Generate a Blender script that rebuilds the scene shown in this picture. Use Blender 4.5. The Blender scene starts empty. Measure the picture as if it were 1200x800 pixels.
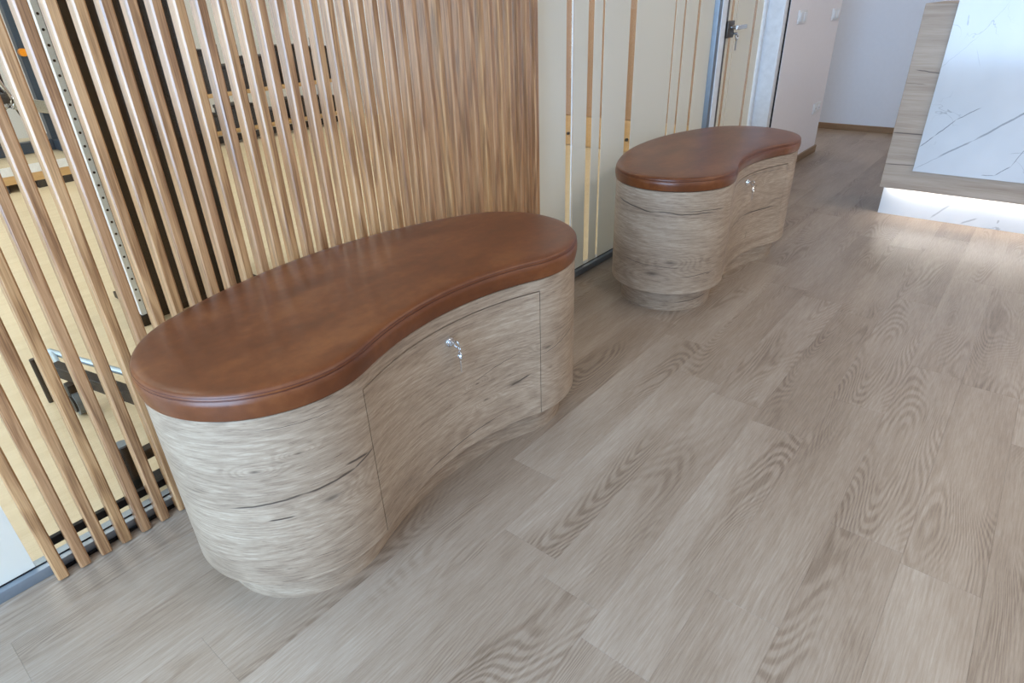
import bpy, bmesh, math, random
import numpy as np
from mathutils import Matrix, Vector

random.seed(7)
scene = bpy.context.scene
COL = scene.collection

# ------------------------------------------------------------------ camera
PITCH, ROLL, YAW, CAM_H, FPX = 0.50201, -0.03769, 0.70517, 1.2, 723.48
fwd = Vector((math.cos(YAW) * math.cos(PITCH), math.sin(YAW) * math.cos(PITCH), -math.sin(PITCH)))
rgt = Vector((math.sin(YAW), -math.cos(YAW), 0))
upv = rgt.cross(fwd)
r2 = math.cos(ROLL) * rgt + math.sin(ROLL) * upv
u2 = -math.sin(ROLL) * rgt + math.cos(ROLL) * upv
cam_data = bpy.data.cameras.new('camera')
cam_data.sensor_width = 36
cam_data.lens = FPX * 36 / 1200
cam_data.clip_start = 0.02
cam = bpy.data.objects.new('camera', cam_data)
m = Matrix((r2, u2, -fwd)).transposed().to_4x4()
m.translation = (0, 0, CAM_H)
cam.matrix_world = m
COL.objects.link(cam)
scene.camera = cam

# ------------------------------------------------------------------ world, exposure
world = bpy.data.worlds.new('world')
scene.world = world
world.use_nodes = True
bg = world.node_tree.nodes['Background']
bg.inputs[0].default_value = (0.62, 0.78, 1.0, 1)
bg.inputs[1].default_value = 1.0
vs = scene.view_settings
vs.view_transform = 'Standard'
vs.look = 'None'
vs.gamma = 1
vs.use_curve_mapping = False
vs.exposure = -0.2

WINDOW_W, WINDOW_GYM_W = 190, 150      # daylight through the two window walls
LAMP_W, LAMP_GYM_W = 11, 12            # each ceiling panel
LED_W = 3.4


def area_light(name, loc, rot, sx, sy, watts, color, parent=None):
    d = bpy.data.lights.new(name, 'AREA')
    d.shape = 'RECTANGLE'
    d.size, d.size_y = sx, sy
    d.energy = watts
    d.color = color
    o = bpy.data.objects.new(name, d)
    COL.objects.link(o)
    o.location = loc
    o.rotation_euler = rot
    if parent:
        o.parent = parent
    return o


# ------------------------------------------------------------------ node helpers
class NT:
    def __init__(self, name):
        self.m = bpy.data.materials.new(name)
        self.m.use_nodes = True
        self.t = self.m.node_tree
        self.b = self.t.nodes['Principled BSDF']
        self.out = self.t.nodes['Material Output']

    def n(self, typ, **kw):
        nd = self.t.nodes.new(typ)
        for k, v in kw.items():
            setattr(nd, k, v)
        return nd

    def put(self, sock, v):
        if hasattr(v, 'is_linked') or isinstance(v, bpy.types.NodeSocket):
            self.t.links.new(v, sock)
        elif v is not None:
            sock.default_value = v

    def math(self, op, a, b=None, c=None, clamp=False):
        nd = self.n('ShaderNodeMath', operation=op, use_clamp=clamp)
        for i, v in enumerate((a, b, c)):
            if v is not None:
                self.put(nd.inputs[i], v)
        return nd.outputs[0]

    def mapping(self, vec, scale=(1, 1, 1), loc=(0, 0, 0), rot=(0, 0, 0)):
        nd = self.n('ShaderNodeMapping')
        self.put(nd.inputs['Vector'], vec)
        nd.inputs['Scale'].default_value = scale
        nd.inputs['Location'].default_value = loc
        nd.inputs['Rotation'].default_value = rot
        return nd.outputs[0]

    def noise(self, vec, scale=1, detail=2, rough=.5, dist=0):
        nd = self.n('ShaderNodeTexNoise')
        self.put(nd.inputs['Vector'], vec)
        nd.inputs['Scale'].default_value = scale
        nd.inputs['Detail'].default_value = detail
        nd.inputs['Roughness'].default_value = rough
        nd.inputs['Distortion'].default_value = dist
        return nd.outputs[0]

    def ramp(self, fac, stops):
        nd = self.n('ShaderNodeValToRGB')
        self.put(nd.inputs[0], fac)
        els = nd.color_ramp.elements
        while len(els) < len(stops):
            els.new(0.5)
        for e, (p, c) in zip(els, stops):
            e.position = p
            e.color = (*c, 1)
        return nd.outputs[0]

    def smooth(self, v, a, b):
        nd = self.n('ShaderNodeMapRange', interpolation_type='SMOOTHSTEP')
        self.put(nd.inputs[0], v)
        nd.inputs[1].default_value = a
        nd.inputs[2].default_value = b
        return nd.outputs[0]

    def mix(self, fac, a, b, mode='MIX'):
        nd = self.n('ShaderNodeMix', data_type='RGBA', blend_type=mode)
        self.put(nd.inputs[0], fac)
        for i, v in ((6, a), (7, b)):
            self.put(nd.inputs[i], (*v, 1) if isinstance(v, tuple) and len(v) == 3 else v)
        return nd.outputs[2]

    def sep(self, vec):
        nd = self.n('ShaderNodeSeparateXYZ')
        self.put(nd.inputs[0], vec)
        return nd.outputs

    def comb(self, x, y, z=0.0):
        nd = self.n('ShaderNodeCombineXYZ')
        for i, v in enumerate((x, y, z)):
            self.put(nd.inputs[i], v)
        return nd.outputs[0]

    def bump(self, h, strength=.2, dist=.002):
        nd = self.n('ShaderNodeBump')
        nd.inputs['Strength'].default_value = strength
        nd.inputs['Distance'].default_value = dist
        self.put(nd.inputs['Height'], h)
        self.put(self.b.inputs['Normal'], nd.outputs[0])

    def segment(self, x, y, wob, a, b, width, amp):
        """soft mask of a wobbly line from a to b in the (x, y) plane"""
        ax, ay = a
        bx, by = b
        L = math.hypot(bx - ax, by - ay)
        ux, uy = (bx - ax) / L, (by - ay) / L
        px = self.math('SUBTRACT', x, ax)
        py = self.math('SUBTRACT', y, ay)
        t = self.math('ADD', self.math('MULTIPLY', px, ux), self.math('MULTIPLY', py, uy))
        d = self.math('SUBTRACT', self.math('MULTIPLY', py, ux), self.math('MULTIPLY', px, uy))
        d = self.math('ABSOLUTE', self.math('ADD', d, self.math('MULTIPLY', wob, amp)))
        e1 = self.smooth(t, -.15 * L, .2 * L)
        e2 = self.smooth(t, 1.15 * L, .8 * L)
        w = self.math('MULTIPLY', self.math('MULTIPLY', e1, e2), width)
        k = self.math('DIVIDE', d, self.math('ADD', w, 1e-5))
        return self.math('MULTIPLY', self.smooth(k, 1.0, .35), self.math('MULTIPLY', e1, e2))

    def done(self, color=None, rough=None, **kw):
        if color is not None:
            self.put(self.b.inputs['Base Color'], (*color, 1) if isinstance(color, tuple) and len(color) == 3 else color)
        if rough is not None:
            self.put(self.b.inputs['Roughness'], rough)
        for k, v in kw.items():
            self.put(self.b.inputs[k.replace('_', ' ')], v)
        return self.m


def srgb(r, g, b):
    f = lambda c: c / 12.92 if c <= .04045 else ((c + .055) / 1.055) ** 2.4
    return tuple(f(v / 255) for v in (r, g, b))


def plain(name, color, rough=.5, metal=0.0, var=.05, scale=30, **kw):
    """procedural paint / metal / plastic with a faint mottling"""
    t = NT(name)
    co = t.n('ShaderNodeTexCoord').outputs['Object']
    n = t.noise(co, scale, 3)
    c = t.ramp(n, [(.3, tuple(v * (1 - var) for v in color)), (.7, tuple(min(1, v * (1 + var)) for v in color))])
    return t.done(c, rough, Metallic=metal, **kw)


def floor_wood(name):
    t = NT(name)
    co = t.n('ShaderNodeTexCoord').outputs['Object']
    oi = t.n('ShaderNodeObjectInfo')
    rnd = oi.outputs['Random']
    x, y, z = t.sep(co)
    off = t.math('MULTIPLY', rnd, 97.0)
    v = t.comb(t.math('ADD', x, off), y, off)
    # cathedral figure: contour lines of a long stretched noise
    f = t.noise(t.mapping(v, (.9, 5.5, 1)), 1.0, 1.0, .4, .15)
    jit = t.noise(t.mapping(v, (14, 60, 1)), 1, 2)
    rings = t.math('SINE', t.math('ADD', t.math('MULTIPLY', f, 360.0), t.math('MULTIPLY', jit, 3.0)))
    rings = t.smooth(rings, -.8, 1.0)
    pres = t.smooth(t.noise(t.mapping(v, (1.8, 7, 1), (3, 1, 0)), 1, 1), .46, .66)
    streak = t.noise(t.mapping(v, (11, 240, 1)), 1, 5, .75)
    broad = t.noise(t.mapping(v, (1.3, 7, 1), (7, 3, 2)), 1, 3, .55)
    fac = t.math('ADD', t.math('MULTIPLY', broad, .38), t.math('MULTIPLY', streak, .62))
    fac = t.math('SUBTRACT', fac, .02)
    fac = t.math('SUBTRACT', fac, t.math('MULTIPLY', t.math('MULTIPLY', rings, pres), .14))
    fac = t.math('ADD', fac, t.math('MULTIPLY', t.math('SUBTRACT', rnd, .5), .08))
    col = t.ramp(fac, [(.20, srgb(110, 91, 74)), (.42, srgb(147, 128, 109)), (.58, srgb(166, 149, 131)), (.78, srgb(188, 174, 158))])
    t.bump(t.math('ADD', streak, t.math('MULTIPLY', rings, .3)), .10, .001)
    rg = t.math('ADD', t.math('MULTIPLY', streak, .16), .28)
    return t.done(col, rg, Specular_IOR_Level=.5)


def bench_wood(name, cracks, knots, seed):
    """brown-grey oak decor, grain running round the bench (UV in metres)"""
    t = NT(name)
    uv = t.n('ShaderNodeTexCoord').outputs['UV']
    x, y, z = t.sep(uv)
    # knots push the grain lines apart
    kn = 0.0
    dark = None
    for (ku, kv, size) in knots:
        dx = t.math('MULTIPLY', t.math('SUBTRACT', x, ku), .33)
        dy = t.math('SUBTRACT', y, kv)
        d2 = t.math('ADD', t.math('MULTIPLY', dx, dx), t.math('MULTIPLY', dy, dy))
        g = t.math('EXPONENT', t.math('MULTIPLY', d2, -1.0 / (size * size)))
        kn = g if isinstance(kn, float) else t.math('ADD', kn, g)
        core = t.math('EXPONENT', t.math('MULTIPLY', d2, -1.0 / (size * size * .035)))
        dark = core if dark is None else t.math('MAXIMUM', dark, core)
    v = t.comb(x, y, seed)
    f = t.noise(t.mapping(v, (.8, 6.0, 1)), 1, 1.2, .45, .2)
    if not isinstance(kn, float):
        f = t.math('ADD', f, t.math('MULTIPLY', kn, .16))
    jit = t.noise(t.mapping(v, (18, 110, 1)), 1, 2)
    rings = t.smooth(t.math('SINE', t.math('ADD', t.math('MULTIPLY', f, 190.0), t.math('MULTIPLY', jit, 4.0))), -.6, 1)
    streak = t.noise(t.mapping(v, (22, 270, 1)), 1, 4, .7)
    band = t.noise(t.mapping(v, (1.1, 24, 1), (4, 2, 0)), 1, 3, .55)
    broad = t.noise(t.mapping(v, (1.4, 6, 1), (9, 5, 0)), 1, 2, .5)
    pore = t.smooth(t.noise(t.mapping(v, (26, 420, 1), (2, 8, 0)), 1, 2, .6), .62, .74)
    fac = t.math('ADD', t.math('MULTIPLY', band, .26), t.math('MULTIPLY', streak, .58))
    fac = t.math('ADD', fac, t.math('MULTIPLY', broad, .20))
    fac = t.math('SUBTRACT', fac, t.math('MULTIPLY', rings, .06))
    fac = t.math('SUBTRACT', fac, t.math('MULTIPLY', pore, .20))
    col = t.ramp(fac, [(.26, srgb(112, 94, 78)), (.42, srgb(150, 129, 108)), (.56, srgb(174, 153, 130)), (.72, srgb(198, 181, 160))])
    wob = t.math('SUBTRACT', t.noise(t.mapping(v, (9, 2, 1)), 1, 3, .6), .5)
    mask = None
    for a, b, w, amp in cracks:
        s = t.segment(x, y, wob, a, b, w, amp)
        mask = s if mask is None else t.math('MAXIMUM', mask, s)
    if dark is not None:
        mask = t.math('MAXIMUM', mask, t.math('MULTIPLY', dark, .8)) if mask is not None else dark
    col = t.mix(t.math('MULTIPLY', mask, .85), col, srgb(62, 50, 42))
    h = t.math('SUBTRACT', t.math('ADD', streak, t.math('MULTIPLY', rings, -.25)), t.math('MULTIPLY', mask, 1.2))
    t.bump(h, .30, .0014)
    return t.done(col, t.math('ADD', t.math('MULTIPLY', streak, .15), .40), Specular_IOR_Level=.45)


def slat_wood(name):
    t = NT(name)
    co = t.n('ShaderNodeTexCoord').outputs['Object']
    rnd = t.n('ShaderNodeObjectInfo').outputs['Random']
    x, y, z = t.sep(co)
    off = t.math('MULTIPLY', rnd, 61.0)
    v = t.comb(t.math('ADD', x, off), t.math('ADD', y, off), z)
    f = t.noise(t.mapping(v, (9, 9, .8)), 1, 2, .5, .2)
    rings = t.smooth(t.math('SINE', t.math('MULTIPLY', f, 60.0)), -.7, 1)
    streak = t.noise(t.mapping(v, (420, 420, 9)), 1, 3, .6)
    fac = t.math('ADD', t.math('MULTIPLY', streak, .7), t.math('MULTIPLY', rings, -.16))
    fac = t.math('ADD', fac, .16)
    col = t.ramp(fac, [(.25, srgb(130, 90, 58)), (.5, srgb(188, 143, 100)), (.75, srgb(214, 174, 130))])
    tint = t.ramp(rnd, [(0, (.84, .79, .77)), (.35, (.95, .91, .90)), (.7, (.99, .97, .88)), (1, (1.08, 1.08, 1.04))])
    col = t.mix(1.0, col, tint, 'MULTIPLY')
    t.bump(streak, .08, .001)
    return t.done(col, .3, Specular_IOR_Level=.6, Coat_Weight=.35, Coat_Roughness=.18)


def plank_pale(name, c0, c1, axis_scale=(1.2, 30, 1), rough=.4):
    t = NT(name)
    co = t.n('ShaderNodeTexCoord').outputs['Object']
    a = t.noise(t.mapping(co, axis_scale), 1, 4, .6)
    b = t.noise(t.mapping(co, (axis_scale[0] * 4, axis_scale[1] * 8, axis_scale[2] * 4)), 1, 3, .6)
    fac = t.math('ADD', t.math('MULTIPLY', a, .6), t.math('MULTIPLY', b, .4))
    return t.done(t.ramp(fac, [(.3, c0), (.7, c1)]), rough)


def leather(name):
    t = NT(name)
    co = t.n('ShaderNodeTexCoord').outputs['Object']
    n1 = t.noise(t.mapping(co, (5, 12, 7), (0, 0, 0), (0, 0, .6)), 1, 4, .55)
    n2 = t.noise(co, 42, 3, .6)
    fac = t.math('ADD', t.math('MULTIPLY', n1, .72), t.math('MULTIPLY', n2, .28))
    col = t.ramp(fac, [(.25, srgb(84, 44, 22)), (.5, srgb(109, 60, 31)), (.75, srgb(136, 83, 46))])
    vor = t.n('ShaderNodeTexVoronoi', feature='DISTANCE_TO_EDGE')
    t.put(vor.inputs['Vector'], co)
    vor.inputs['Scale'].default_value = 700
    t.bump(t.math('ADD', vor.outputs[0], t.math('MULTIPLY', n2, .4)), .05, .0005)
    return t.done(col, .33, Specular_IOR_Level=.45)


def marble(name, veins):
    t = NT(name)
    co = t.n('ShaderNodeTexCoord').outputs['Object']
    x, y, z = t.sep(co)
    wob = t.math('SUBTRACT', t.noise(t.mapping(co, (1, 9, 9)), 1, 4, .65), .5)
    cloud = t.noise(t.mapping(co, (1, 2.2, 2.2)), 1, 3)
    col = t.ramp(cloud, [(.35, srgb(208, 213, 218)), (.65, srgb(224, 228, 232))])
    mask = None
    for a, b, w, amp, k in veins:
        s = t.math('MULTIPLY', t.segment(y, z, wob, a, b, w, amp), k)
        mask = s if mask is None else t.math('MAXIMUM', mask, s)
    fine = t.noise(t.mapping(co, (1, 7, 7), (0, 1.3, 0)), 1, 3, .5, .6)
    near = t.smooth(t.noise(t.mapping(co, (1, 2.6, 2.6), (0, .4, .7)), 1, 1), .52, .66)
    hair = t.math('MULTIPLY', t.smooth(t.math('ABSOLUTE', t.math('SUBTRACT', fine, .5)), .009, .002), near)
    mask = t.math('MAXIMUM', mask, t.math('MULTIPLY', hair, .42))
    return t.done(t.mix(mask, col, srgb(92, 100, 110)), .12, Specular_IOR_Level=.5)


def film(name, color):
    t = NT(name)
    co = t.n('ShaderNodeTexCoord').outputs['Object']
    n = t.noise(co, 3, 2)
    c = t.ramp(n, [(.3, tuple(v * .985 for v in color)), (.7, color)])
    tr = t.n('ShaderNodeBsdfTranslucent')
    t.put(tr.inputs[0], c)
    t.done(c, .22, Specular_IOR_Level=.5)
    mx = t.n('ShaderNodeMixShader')
    mx.inputs[0].default_value = .42
    t.put(mx.inputs[1], t.b.outputs[0])
    t.put(mx.inputs[2], tr.outputs[0])
    t.put(t.out.inputs[0], mx.outputs[0])
    return t.m


def clear_glass(name):
    t = NT(name)
    tp = t.n('ShaderNodeBsdfTransparent')
    tp.inputs[0].default_value = (.95, .97, .96, 1)
    gl = t.n('ShaderNodeBsdfGlossy')
    gl.inputs['Roughness'].default_value = .01
    fr = t.n('ShaderNodeFresnel')
    ge = t.n('ShaderNodeNewGeometry')
    t.put(fr.inputs[0], t.math('SUBTRACT', 1.45, t.math('MULTIPLY', ge.outputs['Backfacing'], 1.45 - 1 / 1.45)))
    mx = t.n('ShaderNodeMixShader')
    t.put(mx.inputs[0], fr.outputs[0])
    t.put(mx.inputs[1], tp.outputs[0])
    t.put(mx.inputs[2], gl.outputs[0])
    t.put(t.out.inputs[0], mx.outputs[0])
    return t.m


def glow(name, color, strength):
    t = NT(name)
    t.b.inputs['Base Color'].default_value = (1, 1, 1, 1)
    t.b.inputs['Emission Color'].default_value = (*color, 1)
    t.b.inputs['Emission Strength'].default_value = strength
    return t.m


M = dict(
    floor=floor_wood('floor_oak'),
    sub=plain('subfloor_dark', (.05, .04, .035), .8),
    gymfloor=plank_pale('pale_maple_floor', srgb(205, 186, 152), srgb(224, 208, 178), (2.0, 22, 1), .35),
    wall=plain('wall_paint_white', srgb(240, 237, 240), .65, var=.01),
    wallback=plain('wall_paint_daylight_tint', srgb(222, 230, 241), .65, var=.01),  # blue of the window light mixed into the end wall's base colour
    gymwall=plain('gym_wall_paint', srgb(238, 238, 234), .7, var=.01),
    ceil=plain('ceiling_paint', srgb(240, 240, 238), .8, var=.01),
    skirt=plank_pale('skirting_oak', srgb(128, 102, 74), srgb(152, 124, 94), (3, 3, 60), .45),
    slat=slat_wood('slat_oak'),
    leather=leather('cognac_leather'),
    thread=plain('leather_seam', srgb(84, 38, 22), .5),
    film=film('frosted_film', srgb(238, 237, 230)),
    glass=clear_glass('clear_glass'),
    alu=plain('brushed_aluminium', srgb(150, 160, 170), .48, .8),
    darkalu=plain('dark_aluminium', srgb(92, 84, 76), .4, .6),
    white=plain('white_profile', srgb(232, 236, 240), .35),
    black=plain('black_steel', (.009, .008, .008), .5, Specular_IOR_Level=.25),
    rubber=plain('black_rubber', (.018, .018, .02), .6),
    greyrub=plain('grey_rubber', srgb(112, 122, 130), .55),
    bluemet=plain('blue_grey_steel', srgb(58, 78, 98), .35, .3),
    rod=plain('satin_chrome', srgb(170, 190, 206), .4, .7),
    chrome=plain('chrome', (.82, .84, .86), .14, 1.0, var=.02),
    keymet=plain('key_nickel', (.74, .77, .8), .2, 1.0, var=.03),
    plastic=plain('white_plastic', srgb(232, 232, 232), .35, var=.01),
    orange=plain('orange_plastic', srgb(240, 150, 20), .4),
    beech=plank_pale('beech_veneer', srgb(188, 150, 100), srgb(210, 172, 122), (3, 3, 26), .4),
    brown=plank_pale('brown_veneer', srgb(150, 112, 80), srgb(172, 134, 100), (22, 22, 2), .4),
    lamp=glow('lamp_diffuser', (1.0, .94, .86), 6.0),
    led=glow('led_strip', (1.0, .95, .88), 12.0),
)


# ------------------------------------------------------------------ mesh helpers
def link(name, me, mat, parent=None):
    o = bpy.data.objects.new(name, me)
    COL.objects.link(o)
    if mat is not None and not me.materials:
        me.materials.append(mat)
    if parent is not None:
        o.parent = parent
    return o


def tag(o, label=None, cat=None, group=None, kind=None):
    for k, v in (('label', label), ('category', cat), ('group', group), ('kind', kind)):
        if v:
            o[k] = v
    return o


def thing(name, label, cat, loc=(0, 0, 0), rz=0, group=None, kind=None):
    o = bpy.data.objects.new(name, None)
    COL.objects.link(o)
    o.location = loc
    o.rotation_euler = (0, 0, rz)
    return tag(o, label, cat, group, kind)


def bm_box(bm, lo, hi):
    v = [bm.verts.new((x, y, z)) for x in (lo[0], hi[0]) for y in (lo[1], hi[1]) for z in (lo[2], hi[2])]
    for f in ((0, 1, 3, 2), (4, 6, 7, 5), (0, 4, 5, 1), (2, 3, 7, 6), (0, 2, 6, 4), (1, 5, 7, 3)):
        bm.faces.new([v[i] for i in f])


def bm_tube(bm, p0, p1, r, seg=14, r1=None):
    p0, p1 = Vector(p0), Vector(p1)
    d = (p1 - p0).normalized()
    a = d.orthogonal().normalized()
    b = d.cross(a)
    r1 = r if r1 is None else r1
    A, B = [], []
    for i in range(seg):
        t = 2 * math.pi * i / seg
        e = a * math.cos(t) + b * math.sin(t)
        A.append(bm.verts.new(p0 + e * r))
        B.append(bm.verts.new(p1 + e * r1))
    for i in range(seg):
        j = (i + 1) % seg
        bm.faces.new((A[i], A[j], B[j], B[i]))
    bm.faces.new(A[::-1])
    bm.faces.new(B)


def bm_bar(bm, p0, p1, w, h):
    """square tube from p0 to p1"""
    p0, p1 = Vector(p0), Vector(p1)
    d = (p1 - p0).normalized()
    s = d.cross(Vector((0, 0, 1)))
    s = Vector((1, 0, 0)) if s.length < 1e-4 else s.normalized()
    t = s.cross(d)
    v = [bm.verts.new(p + s * (i * w / 2) + t * (j * h / 2)) for p in (p0, p1) for i, j in ((-1, -1), (1, -1), (1, 1), (-1, 1))]
    for f in ((3, 2, 1, 0), (4, 5, 6, 7), (0, 1, 5, 4), (1, 2, 6, 5), (2, 3, 7, 6), (3, 0, 4, 7)):
        bm.faces.new([v[i] for i in f])


def bm_torus(bm, c, axis, R, r, seg=20, ring=8):
    c, n = Vector(c), Vector(axis).normalized()
    a = n.orthogonal().normalized()
    b = n.cross(a)
    rows = []
    for i in range(seg):
        t = 2 * math.pi * i / seg
        e = a * math.cos(t) + b * math.sin(t)
        rows.append([bm.verts.new(c + e * (R + r * math.cos(2 * math.pi * j / ring)) + n * (r * math.sin(2 * math.pi * j / ring))) for j in range(ring)])
    for i in range(seg):
        for j in range(ring):
            A, B = rows[i], rows[(i + 1) % seg]
            bm.faces.new((A[j], B[j], B[(j + 1) % ring], A[(j + 1) % ring]))


def finish(name, bm, mat, parent=None, bevel=0, seg=2, smooth=True):
    bmesh.ops.recalc_face_normals(bm, faces=bm.faces)
    if bevel:
        bmesh.ops.bevel(bm, geom=[e for e in bm.edges if e.is_manifold and e.calc_face_angle(0) > .6], offset=bevel, segments=seg, affect='EDGES', profile=.6)
    me = bpy.data.meshes.new(name)
    bm.to_mesh(me)
    bm.free()
    if smooth:
        me.shade_smooth()
        me.set_sharp_from_angle(angle=math.radians(38))
    return link(name, me, mat, parent)


def box(name, lo, hi, mat, parent=None, bevel=0, seg=2):
    bm = bmesh.new()
    bm_box(bm, lo, hi)
    return finish(name, bm, mat, parent, bevel, seg)


def tube(name, p0, p1, r, mat, parent=None, seg=16, r1=None, bevel=0):
    bm = bmesh.new()
    bm_tube(bm, p0, p1, r, seg, r1)
    return finish(name, bm, mat, parent, bevel)


def bar(name, p0, p1, w, h, mat, parent=None, bevel=.002):
    bm = bmesh.new()
    bm_bar(bm, p0, p1, w, h)
    return finish(name, bm, mat, parent, bevel, 1)


def struct(name, label, cat, lo, hi, mat):
    return tag(box(name, lo, hi, mat), label, cat, kind='structure')


# ------------------------------------------------------------------ the setting
X0, XB = -1.75, 6.90           # window wall behind the camera, far wall
Y0, YG = -4.2, 1.60           # wall on the right of the camera, glass plane
YF = 8.2                      # far wall of the room behind the glass
ZC = 2.7
GX1 = 5.30                    # side wall of the room behind the glass

floor = tag(box('floor', (X0, Y0, -.06), (XB, 4.4, -.0066), M['sub']), 'grey-beige oak plank floor of the waiting area', 'floor', kind='structure')
PW, PL, GAP = .163, .98, .0001
bm = bmesh.new()
bm_box(bm, (-PL / 2 + GAP, -PW / 2 + GAP, -.006), (PL / 2 - GAP, PW / 2 - GAP, 0))
bmesh.ops.bevel(bm, geom=[e for e in bm.edges if all(v.co.z > -.001 for v in e.verts)], offset=.00025, segments=1, affect='EDGES')
plank_me = bpy.data.meshes.new('plank')
bm.to_mesh(plank_me)
bm.free()
plank_me.materials.append(M['floor'])
known = {.3805: .732, .7065: .87, .2175: 1.012, -.1085: 1.362}
rows = []
j0 = int(math.floor((-2.1 - .462) / PW))
y = .462 + j0 * PW
while y < 3.6:
    rows.append(y)
    y += PW
nplank = 0
for k, yb in enumerate(rows):
    yc = yb + PW / 2
    end = None
    for ky, kx in known.items():
        if abs(ky - .0 - yc) < .03 or abs(ky + .163 - .163 - yc) < .03:
            end = kx
    if end is None:
        end = random.uniform(0, PL)
    xs = end - math.ceil((end - (-.55)) / PL) * PL
    while xs < XB - .02:
        a, b = xs, xs + PL
        xs += PL
        hid = yc > YG + .05
        if hid and b < 5.72:
            continue
        if yc > 2.2 and a < 5.0:
            continue
        a2, b2 = max(a, -1.4), min(b, XB)
        if hid:
            a2 = max(a2, 5.77)
        if b2 - a2 < .03:
            continue
        if yc < -.9 and (a2 > 4.2):
            continue
        o = link('plank', plank_me, None, floor)
        o.location = ((a2 + b2) / 2, yc, 0)
        o.scale = ((b2 - a2) / PL, 1, 1)
        nplank += 1
print('planks', nplank)
# the same boards where nobody in the picture can see the joints
box('floor_boards', (X0, Y0, -.006), (XB, rows[0], -.0005), M['floor'], floor)['kind'] = 'stuff'
box('floor_boards', (X0, rows[0], -.006), (-1.4, YG, -.0005), M['floor'], floor)['kind'] = 'stuff'
box('floor_boards', (4.5, rows[0], -.0062), (XB, -.6, -.0012), M['floor'], floor)['kind'] = 'stuff'

gymfloor = struct('floor_gym', 'pale maple floor of the exercise room behind the glass', 'floor', (X0, YG + .03, -.06), (GX1, YF, -.0), M['gymfloor'])
ceiling = struct('ceiling', 'plain white ceiling over the waiting area and gym', 'ceiling', (X0 - .1, Y0 - .1, ZC), (XB + .1, YF + .1, ZC + .08), M['ceil'])
struct('wall_back', 'plaster wall tinted with cool daylight at the end of the corridor', 'wall', (XB, Y0, 0), (XB + .1, 4.5, ZC), M['wallback'])
struct('wall_right', 'white plaster wall of the waiting area facing the benches', 'wall', (X0, Y0 - .1, 0), (XB, Y0, ZC), M['wall'])
struct('wall_left', 'short white plaster wall with switches next to the glass door', 'wall', (4.58, 1.465, 0), (5.77, YG + .02, ZC), M['wall'])
struct('wall_corridor', 'plaster wall between the gym and the corridor', 'wall', (GX1, YG + .02, 0), (5.77, YF, ZC), M['wall'])
struct('wall_corridor_end', 'plaster wall closing the side corridor', 'wall', (5.77, 4.4, 0), (XB, 4.5, ZC), M['wall'])
struct('wall_gym_far', 'white plaster far wall of the exercise room', 'wall', (X0, YF, 0), (GX1, YF + .1, ZC), M['gymwall'])
# window wall behind the camera: piers, parapet and lintel round two openings
def window_wall(name, label, y0, y1, openings, zb, zt, wname, wlabel, watts, color):
    w = thing(name, label, 'wall', kind='structure')
    cur = y0
    for a, b in openings:
        box('pier', (X0 - .15, cur, 0), (X0, a, ZC), M['wall'], w)
        box('parapet', (X0 - .15, a, 0), (X0, b, zb), M['wall'], w)
        box('lintel', (X0 - .15, a, zt), (X0, b, ZC), M['wall'], w)
        cur = b
    box('pier', (X0 - .15, cur, 0), (X0, y1, ZC), M['wall'], w)
    for i, (a, b) in enumerate(openings):
        wi = thing(wname[i], wlabel[i], 'window', kind='structure')
        bm = bmesh.new()
        t = .05
        for lo, hi in (((a, zb), (a + t, zt)), ((b - t, zb), (b, zt)), ((a, zb), (b, zb + t)), ((a, zt - t), (b, zt)), (((a + b) / 2 - t / 2, zb), ((a + b) / 2 + t / 2, zt))):
            bm_box(bm, (X0 - .11, lo[0], lo[1]), (X0 - .05, hi[0], hi[1]))
        finish('window_frame', bm, M['white'], wi)
        box('pane', (X0 - .083, a + t, zb + t), (X0 - .077, b - t, zt - t), M['glass'], wi)
        box('window_sill', (X0 - .15, a - .03, zb - .03), (X0 + .12, b + .03, zb), M['white'], wi, .004)
        area_light('daylight', (X0 - .03, (a + b) / 2, (zb + zt) / 2), (0, -math.pi / 2, 0), zt - zb - .1, b - a - .1, watts / len(openings), color, wi)
    return w

window_wall('wall_front', 'window wall of the waiting area', Y0, YG, [(-.7, 1.35)], .35, 2.45, ['window_1'],
            ['wide window of the waiting area next to the glass partition'], WINDOW_W, (.45, .68, 1.0))
window_wall('wall_gym_front', 'window wall of the exercise room', YG, YF, [(2.2, 4.6), (5.0, 7.6)], .35, 2.45, ['window_2', 'window_3'],
            ['wide window of the exercise room next to the glass partition', 'wide window of the exercise room beside its far wall'], WINDOW_GYM_W, (.86, .93, 1.0))

# skirting boards
def skirting(name, label, lo, hi):
    tag(box(name, lo, hi, M['skirt'], None, .003, 1), label, 'baseboard', kind='structure')

skirting('baseboard_back', 'brown oak baseboard along the daylight-tinted end wall', (XB - .014, -1.5, 0), (XB, 4.4, .055))
skirting('baseboard_left', 'brown oak baseboard under the wall with the switches', (4.58, 1.451, 0), (5.784, 1.465, .058))
skirting('baseboard_corner', 'brown oak baseboard returning into the side corridor', (5.77, 1.465, 0), (5.784, 4.4, .058))

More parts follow.
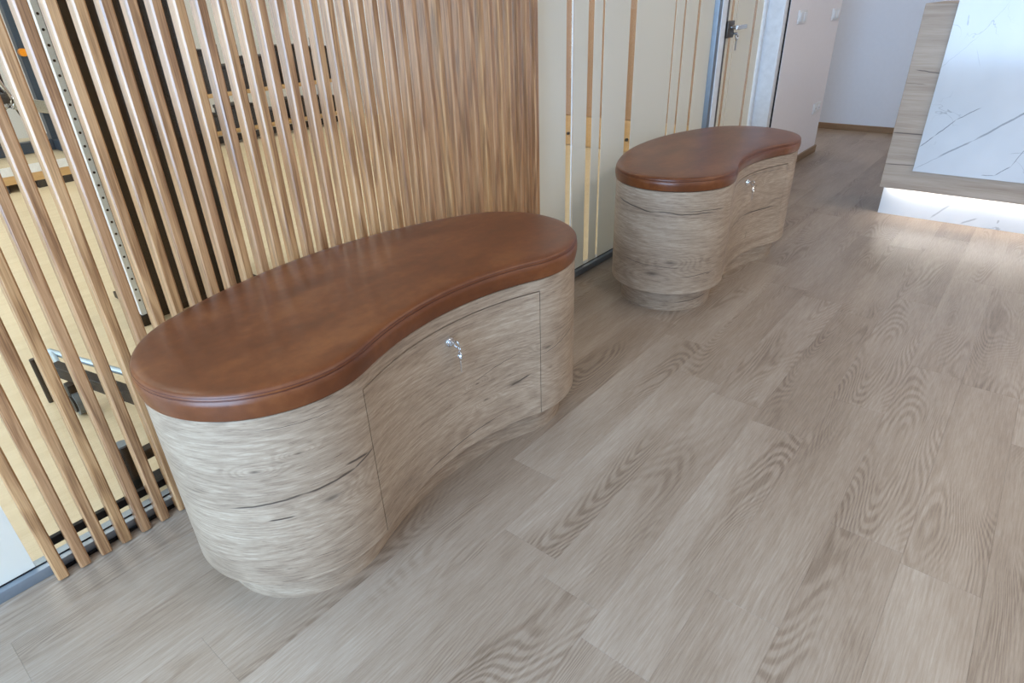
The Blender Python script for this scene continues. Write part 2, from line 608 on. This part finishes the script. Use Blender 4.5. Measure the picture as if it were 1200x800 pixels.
# ------------------------------------------------------------------ glass partition with frosted film stripes
part = thing('wall_glass', 'glass partition with frosted film strips and clear stripes', 'glass wall', kind='structure')
DX0 = 3.735                  # left of the door frame
box('glass_pane', (X0, YG, .02), (.66, YG + .008, ZC - .04), M['glass'], part)
box('glass_pane', (.664, YG, .02), (2.334, YG + .008, ZC - .04), M['glass'], part)
box('glass_pane', (2.338, YG, .02), (DX0 - .02, YG + .008, ZC - .04), M['glass'], part)
bm = bmesh.new()
bm_box(bm, (2.334, YG - .002, .03), (2.339, YG + .003, ZC - .04))
finish('glass_joint', bm, M['white'], part)
K = 1.60 / 1.59
film_x = [(X0, .054), (2.03, 2.276 * K), (2.345, 2.435 * K), (2.480 * K, 2.546 * K), (2.563 * K, 2.778 * K), (2.836 * K, 3.219 * K),
          (3.236 * K, 3.324 * K), (3.346 * K, 3.485 * K), (3.516 * K, DX0 - .02)]
for a, b in film_x:
    box('film_strip', (a, YG - .0012, .03), (b, YG - .0002, ZC - .04), M['film'], part)
tr = box('floor_rail', (X0, YG - .022, 0), (DX0 - .02, YG + .028, .03), M['alu'], part, .003)
box('rail_gasket', (X0, YG - .004, .0302), (DX0 - .02, YG - .0015, .033), M['black'], part)
box('head_rail', (X0, YG - .022, ZC - .045), (4.58, YG + .028, ZC), M['alu'], part, .003)

# glass door
door = thing('door_1', 'glass door with frosted strips, dark lock stile and lever handle', 'door', (0, 0, 0), kind='structure')
box('door_frame', (DX0 - .02, YG - .03, 0), (DX0 + .02, YG + .04, ZC - .045), M['alu'], door, .003)
box('door_frame', (DX0 + .022, YG - .034, 0), (DX0 + .088, YG + .04, ZC - .045), M['white'], door, .003)
box('lock_stile', (DX0 + .092, YG - .020, .01), (DX0 + .147, YG + .02, 2.2), M['darkalu'], door, .002)
box('glass_pane', (DX0 + .147, YG - .003, .01), (4.50, YG + .005, 2.2), M['glass'], door)
for a, b in ((DX0 + .148, 3.929 * K), (3.967 * K, 4.014 * K), (4.022 * K, 4.288 * K), (4.331 * K, 4.46)):
    box('film_strip', (a, YG - .0045, .03), (b, YG - .0034, 2.18), M['film'], door)
box('hinge_stile', (4.468, YG - .02, .01), (4.505, YG + .02, 2.2), M['white'], door, .002)
box('door_frame', (4.512, YG - .124, 0), (4.574, YG + .04, ZC - .045), M['white'], door, .003)
box('gasket', (4.5745, YG - .132, 0), (4.5795, YG - .10, ZC - .045), M['black'], door)
box('transom', (DX0 + .09, YG - .02, 2.21), (4.51, YG + .03, 2.26), M['alu'], door, .003)
h = box('escutcheon', (3.86, YG - .034, .975), (3.955, YG - .0205, 1.065), M['darkalu'], door, .006)
bm = bmesh.new()
bm_tube(bm, (3.905, YG - .034, 1.03), (3.905, YG - .075, 1.03), .012, 14)
bm_bar(bm, (3.893, YG - .072, 1.03), (4.03, YG - .072, 1.03), .016, .024)
finish('handle_lever', bm, M['chrome'], door, .002, 1)
def key_mesh(bm, c, n, side, s=1.0):
    """key hanging below point c; n = facing, side = sideways"""
    c, n, side = Vector(c), Vector(n).normalized(), Vector(side).normalized()
    up = Vector((0, 0, 1))
    bm_torus(bm, c - up * .011 * s, n, .0085 * s, .0035 * s, 18, 6)
    a = c - up * .019 * s
    b = c - up * .052 * s
    t, w = .0011 * s, .0036 * s
    v = [bm.verts.new(p + side * (i * w) + n * (j * t)) for p in (a, b) for i, j in ((-1, -1), (1, -1), (1, 1), (-1, 1))]
    for f in ((3, 2, 1, 0), (4, 5, 6, 7), (0, 1, 5, 4), (1, 2, 6, 5), (2, 3, 7, 6), (3, 0, 4, 7)):
        bm.faces.new([v[i] for i in f])
    for q in (.3, .5, .7, .9):
        p = a.lerp(b, q) + side * (w + .0008 * s)
        v = [bm.verts.new(p + side * (i * .0013 * s) + n * (j * t) + up * (k * .0016 * s)) for k in (-1, 1) for i, j in ((-1, -1), (1, -1), (1, 1), (-1, 1))]
        for f in ((3, 2, 1, 0), (4, 5, 6, 7), (0, 1, 5, 4), (1, 2, 6, 5), (2, 3, 7, 6), (3, 0, 4, 7)):
            bm.faces.new([v[i] for i in f])
bm = bmesh.new()
bm_tube(bm, (3.945, YG - .034, .995), (3.945, YG - .06, .995), .008, 12)
key_mesh(bm, (3.945, YG - .058, .995), (0, -1, 0), (1, 0, 0), 1.7)
finish('key', bm, M['keymet'], door)

# ------------------------------------------------------------------ slat screen
screen = thing('slat_screen', 'tall screen of vertical oak slats on black rails in front of the glass', 'slat screen', (.0763, 1.538, 0))
SW, SD, SP, SN = .0245, .034, .0493, 40
bm = bmesh.new()
bm_box(bm, (0, 0, .004), (SW, SD, ZC - .01))
bmesh.ops.bevel(bm, geom=[e for e in bm.edges if abs(e.verts[0].co.z - e.verts[1].co.z) > 1], offset=.0036, segments=1, affect='EDGES')
slat_me = bpy.data.meshes.new('slat')
bmesh.ops.recalc_face_normals(bm, faces=bm.faces)
bm.to_mesh(slat_me)
bm.free()
slat_me.materials.append(M['slat'])
for i in range(SN):
    o = link('slat', slat_me, None, screen)
    o.location = (i * SP, 0, 0)
for z in (.092, 1.35, 2.5):
    box('mounting_rail', (.004, SD, z - .011), (SP * (SN - 1) + SW - .004, SD + .014, z + .011), M['black'], screen, .001, 1)
box('gap_shade_strip', (.0, SD, 0), (SP * (SN - 1) + SW, SD + .006, .008), M['black'], screen)  # black strip added for the shadow in the gap between slats and rail

# ------------------------------------------------------------------ kidney benches
def kidney(s, n=90):
    c1, R1, c2, R2, Rb, Rf = np.array(s[:2]), s[2], np.array(s[3:5]), s[5], 1 / s[6], 1 / s[7]
    def meet(ra, rb):
        d = c2 - c1
        L = np.hypot(*d)
        u = d / L
        a = (ra * ra - rb * rb + L * L) / (2 * L)
        return c1 + a * u - math.sqrt(ra * ra - a * a) * np.array([-u[1], u[0]])
    cb, cf = meet(Rb - R1, Rb - R2), meet(Rf + R1, Rf + R2)
    an = lambda v: math.atan2(v[1], v[0])
    P, N = [], []
    def arc(c, R, a, b, ccw, m):
        while ccw and b < a:
            b += 2 * math.pi
        while not ccw and b > a:
            b -= 2 * math.pi
        for t in np.linspace(a, b, m)[:-1]:
            e = np.array([math.cos(t), math.sin(t)])
            P.append(c + R * e)
            N.append(e if ccw else -e)
    arc(cb, Rb, an(c2 - cb), an(c1 - cb), True, n)
    arc(c1, R1, an(c1 - cb), an(cf - c1), True, n)
    arc(cf, Rf, an(c1 - cf), an(c2 - cf), False, n)
    arc(c2, R2, an(cf - c2), an(c2 - cb), True, n)
    P, N = np.array(P), np.array(N)
    U = np.concatenate([[0], np.cumsum(np.hypot(*np.diff(np.vstack([P, P[:1]]), axis=0).T))])
    return P, N, U


class Ring:
    def __init__(self, s, origin):
        self.P, self.N, self.U = kidney(s)
        self.P = self.P - np.array(origin)
        self.o = np.array(origin)

    def at(self, u):
        P, N, U = np.vstack([self.P, self.P[:1]]), np.vstack([self.N, self.N[:1]]), self.U
        p = np.array([np.interp(u, U, P[:, i]) for i in (0, 1)])
        n = np.array([np.interp(u, U, N[:, i]) for i in (0, 1)])
        return p, n / np.hypot(*n)

    def u(self, xy):
        d = np.hypot(*(self.P - (np.array(xy) - self.o)).T)
        return self.U[d.argmin()]


def loft(name, rows, us, mat, parent, capb=True, capt=True, closed=True):
    """rows: list of (points[n,2], z); faces between rows, UV = (arc length, height)"""
    n = len(us) - 1 if closed else len(us)
    V, F, UVS = [], [], []
    for pts, z in rows:
        V += [(float(p[0]), float(p[1]), float(z)) for p in pts]
    for r in range(len(rows) - 1):
        h0, h1 = rows[r][1], rows[r + 1][1]
        for i in range(n if closed else n - 1):
            j = (i + 1) % n
            F.append((r * n + i, r * n + j, (r + 1) * n + j, (r + 1) * n + i))
            UVS += [(us[i], h0), (us[i + 1], h0), (us[i + 1], h1), (us[i], h1)]
    if capb:
        F.append(tuple(range(n))[::-1])
        UVS += [(V[i][0], V[i][1]) for i in F[-1]]
    if capt:
        b = (len(rows) - 1) * n
        F.append(tuple(range(b, b + n)))
        UVS += [(V[i][0], V[i][1]) for i in F[-1]]
    me = bpy.data.meshes.new(name)
    me.from_pydata(V, [], F)
    uvl = me.uv_layers.new(name='UVMap')
    for i, c in enumerate(UVS):
        uvl.data[i].uv = (float(c[0]), float(c[1]))
    me.shade_smooth()
    me.set_sharp_from_angle(angle=math.radians(35))
    return link(name, me, mat, parent)


def bench(label, s, zb, zc, zt, zd, xl, xr, cracks, knots, seed, lock_xy, lock_z, spin):
    org = ((s[0] + s[3]) / 2, (s[1] + s[4]) / 2)
    R = Ring(s, org)
    root = thing('kidney_bench', label, 'bench', (*org, 0), group='kidney benches along the glass partition')
    cr = [((R.u(a[:2]), a[2]), (R.u(b[:2]), b[2]), w, amp) for a, b, w, amp in cracks]
    kn = [(R.u(k[:2]), k[2], k[3]) for k in knots]
    mat = bench_wood('bench_oak', cr, kn, seed)
    P, N, U = R.P, R.N, R.U
    off = lambda d: P - N * d
    loft('plinth', [(off(.046), 0), (off(.046), zb + .002)], U, mat, root)
    # carcass with the recess the door sits in
    def front_u(x):
        idx = [i for i in range(len(P)) if N[i][1] < -.2]
        return U[min(idx, key=lambda i: abs(P[i][0] + org[0] - x))]
    ua, ub = front_u(xl), front_u(xr)
    pts, uu = [], []
    for i in range(len(P)):
        inside = ua < U[i] < ub
        if i and not (ua < U[i - 1] < ub) and inside:
            for d in (0, .02):
                p, n = R.at(ua)
                pts.append(p - n * d); uu.append(ua)
        if i and (ua < U[i - 1] < ub) and not inside:
            for d in (.02, 0):
                p, n = R.at(ub)
                pts.append(p - n * d); uu.append(ub)
        pts.append(P[i] - N[i] * (.02 if inside else 0)); uu.append(U[i])
    uu.append(U[-1])
    body = loft('body', [(np.array(pts), zb), (np.array(pts), zd)], uu, mat, root)
    band = loft('top_band', [(off(0), zd), (off(0), zc - .0015), (off(.0015), zc)], U, mat, root)
    # curved door
    us = np.linspace(ua + .0023, ub - .0023, 70)
    o_, i_ = [], []
    for u in us:
        p, n = R.at(u)
        o_.append(p); i_.append(p - n * .0185)
    ring = np.array(o_ + i_[::-1])
    dl = list(us) + list(us[::-1]) + [us[0]]
    dr = loft('door', [(ring, zb), (ring, zd - .0036)], dl, mat, root)
    # cam lock with its keys
    p, n = R.at(R.u(lock_xy))
    c = Vector((p[0], p[1], lock_z))
    nn = Vector((n[0], n[1], 0))
    sd = Vector((0, 0, 1)).cross(nn)
    bm = bmesh.new()
    bm_tube(bm, c, c + nn * .007, .0145, 24, .013)
    bm_tube(bm, c + nn * .007, c + nn * .013, .010, 20, .009)
    finish('lock', bm, M['chrome'], dr, .0012, 2)
    bm = bmesh.new()
    # key in the lock: shank, bow, split ring and a spare key hanging from the ring
    bm_bar(bm, c + nn * .009, c + nn * .019, .0025, .006)
    bm_torus(bm, c + nn * .027, sd, .0085, .0028, 18, 6)
    rc = c + nn * .032 + sd * .004 - Vector((0, 0, .011))
    bm_torus(bm, rc, (nn * math.cos(spin) + sd * math.sin(spin)), .0095, .0009, 20, 6)
    face = nn * math.cos(spin) + sd * math.sin(spin)
    key_mesh(bm, rc - Vector((0, 0, .008)), face, Vector((0, 0, 1)).cross(face), 1.15)
    finish('key', bm, M['keymet'], dr)
    # leather cushion
    e = -.004
    prof = [(zc + .001, .004), (zc + .004, e + .001), (zc + .02, e - .002), (zt - .026, e - .0025), (zt - .016, e - .001), (zt - .0135, e + .0012),
            (zt - .011, e - .0003), (zt - .006, e + .0010), (zt - .0025, e + .0032), (zt - .0006, e + .0075), (zt + .0008, e + .024), (zt + .002, e + .06), (zt + .0025, e + .12)]
    cu = loft('cushion', [(off(d), z) for z, d in prof], U, M['leather'], root)
    for zz, d in ((zt - .0135, e + .0006), (zt - .0065, e + .0010)):
        bm = bmesh.new()
        q = off(d)
        rows_ = []
        for i in range(0, len(q), 2):
            b3 = Vector((N[i][0], N[i][1], 0))
            rows_.append([bm.verts.new(Vector((*q[i], zz)) + b3 * (.0009 * math.cos(t)) + Vector((0, 0, .0009 * math.sin(t)))) for t in np.linspace(0, 2 * math.pi, 7)[:-1]])
        for i in range(len(rows_)):
            A, B = rows_[i], rows_[(i + 1) % len(rows_)]
            for k in range(6):
                bm.faces.new((A[k], B[k], B[(k + 1) % 6], A[(k + 1) % 6]))
        finish('seam', bm, M['thread'], cu)
    return root


bench('kidney-shaped oak bench with tan leather seat, in front of the wooden slats',
      [0.5537, 1.1815, 0.2487, 1.3096, 1.169, 0.2394, 0.8446, 1.3179], .10, .5365, .598, .505, .619, 1.237,
      [((.338, 1.056, .322), (.459, .95, .338), .0030, .012), ((.45, .953, .336), (.571, .933, .338), .0034, .014), ((.56, .933, .338), (.619, .944, .352), .003, .01),
       ((.38, 1.0, .285), (.43, .965, .286), .003, .006), ((.545, .932, .36), (.60, .94, .352), .004, .008),
       ((.40, .985, .51), (.55, .935, .505), .0008, .02), ((.43, .96, .16), (.56, .933, .15), .0007, .02),
       ((.80, .998, .122), (1.10, .985, .150), .0022, .014), ((1.13, .978, .232), (1.20, .958, .246), .004, .008), ((1.0, 1.0, .30), (1.16, .97, .33), .0012, .012),
       ((1.245, .938, .30), (1.40, .95, .335), .0016, .012), ((1.245, .938, .36), (1.5, 1.03, .355), .001, .014)],
      [(.50, .94, .298, .035), (1.15, .973, .237, .045), (1.255, .936, .318, .022), (.385, 1.0, .415, .016), (.462, .952, .437, .012), (1.02, .999, .29, .012), (1.05, .995, .225, .014)],
      1.7, (.934, 1.006), .458, 1.0)
bench('kidney-shaped oak bench with tan leather seat, beside the frosted glass strips',
      [2.4461, 1.146, 0.2432, 3.1716, 1.1427, 0.2612, 0.9186, 1.4056], .10, .5311, .586, .490, 2.52, 3.114,
      [((2.26, 1.30, .47), (2.21, 1.1, .445), .0035, .02), ((2.21, 1.12, .45), (2.36, .92, .44), .003, .02), ((2.25, 1.0, .455), (2.42, .903, .45), .002, .014),
       ((2.23, 1.25, .23), (2.25, 1.0, .215), .0014, .02), ((2.25, 1.0, .175), (2.40, .907, .185), .0018, .014),
       ((2.62, .945, .275), (2.80, .962, .30), .002, .018), ((2.80, .962, .30), (3.08, .90, .292), .004, .014), ((2.25, 1.0, .04), (2.45, .92, .05), .0025, .008),
       ((2.55, .93, .488), (3.1, .9, .468), .0012, .008), ((2.87, .96, .17), (2.875, .96, .21), .002, .003)],
      [(2.235, 1.03, .24, .035), (2.215, 1.1, .185, .05), (2.90, .952, .42, .016), (2.36, .917, .178, .012)],
      5.3, (2.80, .962), .458, .15)

# ------------------------------------------------------------------ reception counter
FX = 4.10
cnt = thing('reception_counter', 'reception counter with white marble front framed in oak, lit from below', 'counter', (FX, .644, 0))
def crack_mat():
    t = NT('counter_oak')
    co = t.n('ShaderNodeTexCoord').outputs['Object']
    x, y, z = t.sep(co)
    v = t.comb(y, z, 3.0)
    band = t.noise(t.mapping(v, (1.6, 26, 1)), 1, 3, .55)
    streak = t.noise(t.mapping(v, (8, 300, 1)), 1, 3, .6)
    broad = t.noise(t.mapping(v, (1, 5, 1)), 1, 2)
    fac = t.math('ADD', t.math('ADD', t.math('MULTIPLY', band, .5), t.math('MULTIPLY', streak, .3)), t.math('MULTIPLY', broad, .3))
    col = t.ramp(fac, [(.25, srgb(128, 108, 90)), (.5, srgb(172, 154, 136)), (.75, srgb(200, 186, 170))])
    wob = t.math('SUBTRACT', t.noise(t.mapping(v, (9, 3, 1)), 1, 3, .6), .5)
    mask = None
    for a, b, w, amp in (((-.16, .494), (.01, .494), .0045, .0), ((-.16, .33), (.01, .322), .003, .006), ((-.16, .80), (-.03, .815), .0035, .014), ((-.15, .09), (-.6, .06), .003, .015), ((-.1, .745), (.01, .75), .0015, .02)):
        s = t.segment(y, z, wob, a, b, w, amp)
        mask = s if mask is None else t.math('MAXIMUM', mask, s)
    col = t.mix(t.math('MULTIPLY', mask, .8), col, srgb(70, 60, 54))
    t.bump(streak, .12, .001)
    return t.done(col, .45)
CW = 2.6
box('body', (0, -CW, .19), (.60, 0, 1.125), crack_mat(), cnt, .002, 1)
V = [((.497, .433), (.443, .492)), ((.443, .492), (.371, .585)), ((.371, .585), (.277, .650)), ((.493, .317), (.38, .399)), ((.40, .39), (.269, .486)), ((.269, .486), (.06, .665)), ((.186, .319), (.132, .326)), ((.132, .326), (.075, .377)), ((.075, .377), (.03, .50)), ((.537, .785), (.37, .986)), ((.37, .986), (.29, 1.13)), ((.37, .92), (.335, .84)), ((.10, .44), (.02, .45))]
W = [(.003, .02, .7), (.0035, .02, .75), (.0032, .02, .7), (.002, .02, .4), (.0055, .012, .6), (.006, .012, .6), (.0025, .02, .6), (.003, .02, .7), (.0025, .02, .6), (.0012, .03, .3), (.0012, .03, .3), (.001, .02, .3), (.0012, .02, .5)]
sh = lambda p: (p[0] - .644, p[1])
mveins = [(sh(a), sh(b), *w) for (a, b), w in zip(V, W)] + [((-1.0 - .3 * i, .3), (-.6 - .35 * i, .95), .004, .03, .5) for i in range(3)]
box('marble_panel', (-.012, -CW + .12, .30), (-.0005, -.144, 1.30), marble('white_marble', mveins), cnt, .001, 1)
pv = [((.367 - .644, .014), (.285 - .644, .103), .006, .02, .35), ((.217 - .644, .005), (.147 - .644, .047), .006, .012, .4), ((-.9, 0), (-.8, .16), .004, .02, .3)]
box('marble_plinth', (.15, -CW + .02, 0), (.58, -.002, .19), marble('plinth_marble', pv), cnt)
box('led_strip', (.118, -CW + .04, .182), (.13, -.02, .1885), M['led'], cnt)
area_light('led_glow', (.124, -CW / 2, .180), (0, 0, 0), .012, CW - .08, LED_W, (1.0, .95, .88), cnt)

# ------------------------------------------------------------------ switches and socket on the short wall
def plate(name, label, cat, x, z, n, kind):
    o = thing(name, label, cat, (x, 1.465, z))
    w = .042 * n
    box('cover_plate', (-w, -.009, -.04), (w, 0, .04), M['plastic'], o, .003)
    for i in range(n):
        cx = -w + .042 * (2 * i + 1)
        if kind == 'switch':
            box('rocker', (cx - .027, -.014, -.027), (cx + .027, -.0088, .027), M['white'], o, .002)
        else:
            tube('socket_insert', (cx, -.0125, 0), (cx, -.0088, 0), .025, M['white'], o, 20)
            tube('pin_hole', (cx - .01, -.0129, 0), (cx - .01, -.0124, 0), .003, M['black'], o, 10)
            tube('pin_hole', (cx + .01, -.0129, 0), (cx + .01, -.0124, 0), .003, M['black'], o, 10)

plate('light_switch', 'white double light switch on the short wall next to the glass door', 'switch', 4.84, 1.05, 2, 'switch')
plate('light_switch', 'white double light switch above the socket near the wall corner', 'switch', 5.63, 1.04, 2, 'switch')
plate('power_socket', 'white double power socket low on the wall near the corner', 'socket', 5.60, .375, 2, 'socket')

# ------------------------------------------------------------------ ceiling panel lamps
def ceiling_lamp(x, y, watts, label, color):
    o = thing('ceiling_light', label, 'lamp', (x, y, ZC), group='square ceiling lamps')
    bm = bmesh.new()
    for lo, hi in (((-.3, -.3), (.3, -.28)), ((-.3, .28), (.3, .3)), ((-.3, -.28), (-.28, .28)), ((.28, -.28), (.3, .28))):
        bm_box(bm, (lo[0], lo[1], -.03), (hi[0], hi[1], -.001))
    finish('frame', bm, M['white'], o)
    box('diffuser', (-.279, -.279, -.02), (.279, .279, -.004), M['lamp'], o)
    area_light('lamp_light', (0, 0, -.035), (0, 0, 0), .54, .54, watts, color, o)

for x, y, w_ in ((1.5, -1.1, 'near the slatted bench'), (3.5, -.6, 'between the benches and the counter'), (5.4, -.4, 'behind the reception counter'), (.6, -2.6, 'by the waiting area window'), (2.6, -2.6, 'along the white side wall')):
    ceiling_lamp(x, y, LAMP_W, 'square white ceiling lamp ' + w_, (1.0, .85, .70))
for x, y, w_ in ((.2, 3.2, 'above the wheeled base'), (2.6, 3.2, 'beside the cable machine'), (4.2, 3.2, 'beside the gym cabinets'), (.2, 6.0, 'by the gym window'), (2.6, 6.0, 'between podium and rack'), (4.2, 6.0, 'above the equipment rack')):
    ceiling_lamp(x, y, LAMP_GYM_W, 'square white ceiling lamp ' + w_, (1.0, .95, .88))
ceiling_lamp(6.33, 2.6, 6, 'square white ceiling lamp in the side corridor', (1.0, .9, .8))

# ------------------------------------------------------------------ things in the exercise room, seen between the slats and stripes
# low wheeled base close to the glass
wb = thing('wheeled_base', 'low black wheeled equipment base with a chrome rod behind the slats', 'equipment', (.39, 2.31, 0))
def W_(p):
    return (p[0] - .39, p[1] - 2.31, p[2])
bar('side_beam', W_((.390, 2.415, .14)), W_((.50, 1.93, .14)), .035, .045, M['black'], wb)
bar('cross_beam', W_((.50, 1.93, .14)), W_((1.01, 2.015, .14)), .035, .045, M['black'], wb)
tube('chrome_rod', W_((.415, 2.545, .152)), W_((.535, 2.10, .152)), .011, M['rod'], wb)
tube('rod_bracket', W_((.418, 2.53, .152)), W_((.40, 2.40, .15)), .009, M['rod'], wb)
tube('guard_post', W_((.349, 2.475, .0)), W_((.349, 2.475, .175)), .0105, M['rubber'], wb)
for cx, cy in ((.392, 2.325), (.50, 1.96), (1.0, 2.03)):
    c = box('caster_fork', W_((cx - .016, cy - .03, .05)), W_((cx + .016, cy + .012, .116)), M['black'], wb, .008)
    c2 = tube('caster_wheel', W_((cx - .012, cy - .02, .043)), W_((cx + .012, cy - .02, .043)), .043, M['greyrub'], wb, 24)
    tube('wheel_hub', W_((cx - .019, cy - .02, .043)), W_((cx + .019, cy - .02, .043)), .031, M['black'], wb, 20)
# short black stand right behind the glass
st = thing('floor_stand', 'short black round-capped steel stand close behind the glass', 'stand', (.342, 1.72, 0))
tube('post', (0, 0, .006), (0, 0, .164), .0175, M['black'], st, 20)
tube('cap', (0, 0, .1645), (0, 0, .170), .0185, M['greyrub'], st, 20)
bar('arm', (.017, 0, .108), (.50, .02, .108), .03, .032, M['black'], st)
box('foot', (-.03, -.03, 0), (.53, .05, .006), M['black'], st)

# cable tower
ct = thing('cable_machine', 'tall black cable machine with a perforated silver upright behind the slats', 'exercise machine', (.90, 2.86, 0))
box('weight_cover', (.0, .0, .03), (.46, .30, 2.25), M['black'], ct, .006)
up = box('perforated_upright', (-.076, -.035, .05), (-.054, 0, 2.2), M['white'], ct, .001, 1)
for i in range(40):
    tube('hole', (-.065, -.0356, .12 + i * .05), (-.065, -.0351, .12 + i * .05), .005, M['black'], up, 10)
box('upright_back', (-.09, 0, .05), (-.05, .05, 2.2), M['black'], ct)
box('base_bracket', (-.085, -.045, .0), (-.03, .03, .05), M['black'], ct, .004)
box('base_plate', (-.03, .0, 0), (.5, .42, .03), M['black'], ct)
bar('stay', (-.03, .2, .04), (-.03, .2, 2.2), .03, .03, M['bluemet'], ct)

# podium with a strength machine on it
pd = thing('podium', 'low wooden podium with a white edge along the exercise room', 'podium', (.5, 6.2, 0))
box('deck', (0, .01, .12), (2.3, 1.5, .19), M['gymfloor'], pd)
box('white_edge', (0, 0, .125), (2.3, .0095, .192), M['white'], pd)
box('wood_edge', (0, 0, .06), (2.3, .03, .1245), M['beech'], pd)
for i in range(4):
    box('rubber_foot', (.35 + i * .56, .0, 0), (.71 + i * .56, 1.45, .06), M['rubber'], pd)
sm = thing('strength_machine', 'blue-grey and black strength machine standing on the low podium', 'exercise machine', (1.65, 6.75, .191))
bar('main_post', (.15, 0, 0), (.15, 0, 1.75), .09, .09, M['bluemet'], sm, .004)
bar('rear_post', (.31, .1, 0), (.31, .1, 1.75), .2, .12, M['black'], sm, .004)
bar('side_post', (.50, .0, 0), (.50, .0, 1.7), .07, .09, M['bluemet'], sm, .004)
box('weight_shroud', (.19, .17, .02), (.66, .30, 1.7), M['black'], sm, .005)
box('frame_panel', (-.42, .21, .35), (-.02, .29, 1.65), M['rubber'], sm, .01)
bar('panel_stay', (-.2, .25, .0), (-.2, .25, .35), .05, .05, M['bluemet'], sm, .004)
bar('foot_beam', (-.45, 0, .046), (.95, 0, .046), .09, .09, M['bluemet'], sm, .004)
bar('foot_beam', (.15, -.45, .046), (.15, .35, .046), .09, .09, M['bluemet'], sm, .004)
bar('slide_rail', (-.1, -.12, .42), (.85, -.12, .16), .07, .10, M['chrome'], sm, .004)
tube('chrome_tube', (-.05, -.1, .3), (-.2, -.1, .85), .022, M['chrome'], sm)
tube('adjust_knob', (.12, -.045, .78), (.12, -.10, .78), .03, M['orange'], sm)
box('seat_pad', (-.55, -.2, .42), (-.12, .2, .50), M['rubber'], sm, .02)
box('back_pad', (-.3, -.17, .62), (-.21, .17, 1.2), M['rubber'], sm, .02)
bar('seat_post', (-.33, 0, .05), (-.33, 0, .42), .07, .07, M['bluemet'], sm, .004)
tube('lever_roller', (-.35, -.3, .22), (-.35, .3, .22), .06, M['rubber'], sm, 20)
bar('lever_arm', (-.35, .0, .22), (-.1, .0, .42), .05, .05, M['chrome'], sm)

# rack of black equipment on a wooden base by the far wall
rk = thing('equipment_rack', 'black equipment rack with shelves against the white gym wall', 'rack', (2.9, 6.5, 0))
for x in (.02, .62, 1.22, 1.82):
    bar('upright', (x, .02, 0), (x, .02, .92), .05, .05, M['black'], rk, .003)
    bar('upright', (x, .42, 0), (x, .42, .92), .05, .05, M['black'], rk, .003)
for z in (.10, .46):
    box('shelf', (0, 0, z), (1.84, .44, z + .035), M['beech'], rk, .003)
box('base_board', (0.05, -.02, .03), (1.8, -.006, .095), M['black'], rk)
k = 0
for z, hs in ((.136, (.16, .22, .12, .2, .17)), (.496, (.40, .24, .30, .38, .34))):
    for i, hh in enumerate(hs):
        k += 1
        x = 2.9 + .07 + i * .36
        lab = ['low black storage box', 'black storage box', 'flat black storage box', 'tall black storage box', 'square black storage box'][i] + (' on the lower rack shelf' if z < .3 else ' on the upper rack shelf')
        b_ = thing('storage_box', lab, 'box', (x, 6.56, z), group='black boxes on the rack')
        box('box_body', (0, 0, 0), (.29, .30, hh * .85), M['rubber'], b_, .006)
        box('lid', (-.006, -.006, hh * .85), (.296, .306, hh), M['black'], b_, .004)

# row of beech cabinets along the side wall of the exercise room
for i in range(6):
    y0 = 1.72 + i * .62
    c = thing('cabinet', 'beech drawer cabinet with brown doors, %s from the glass door' % ['first', 'second', 'third', 'fourth', 'fifth', 'sixth'][i], 'cabinet', (4.95, y0, 0), group='cabinets along the gym side wall')
    box('carcass', (.02, 0, 0), (.34, .615, 2.1), M['beech'], c)
    for a, b in ((.004, .305), (.31, .611)):
        d = box('cabinet_door', (0, a, .275), (.019, b, 2.095), M['brown'], c, .001, 1)
    dw = box('drawer', (0, .004, .012), (.019, .611, .268), M['beech'], c, .001, 1)
    for yy in (.16, .46):
        tube('knob', (-.02, yy, .11), (0, yy, .11), .013, M['black'], dw, 14)
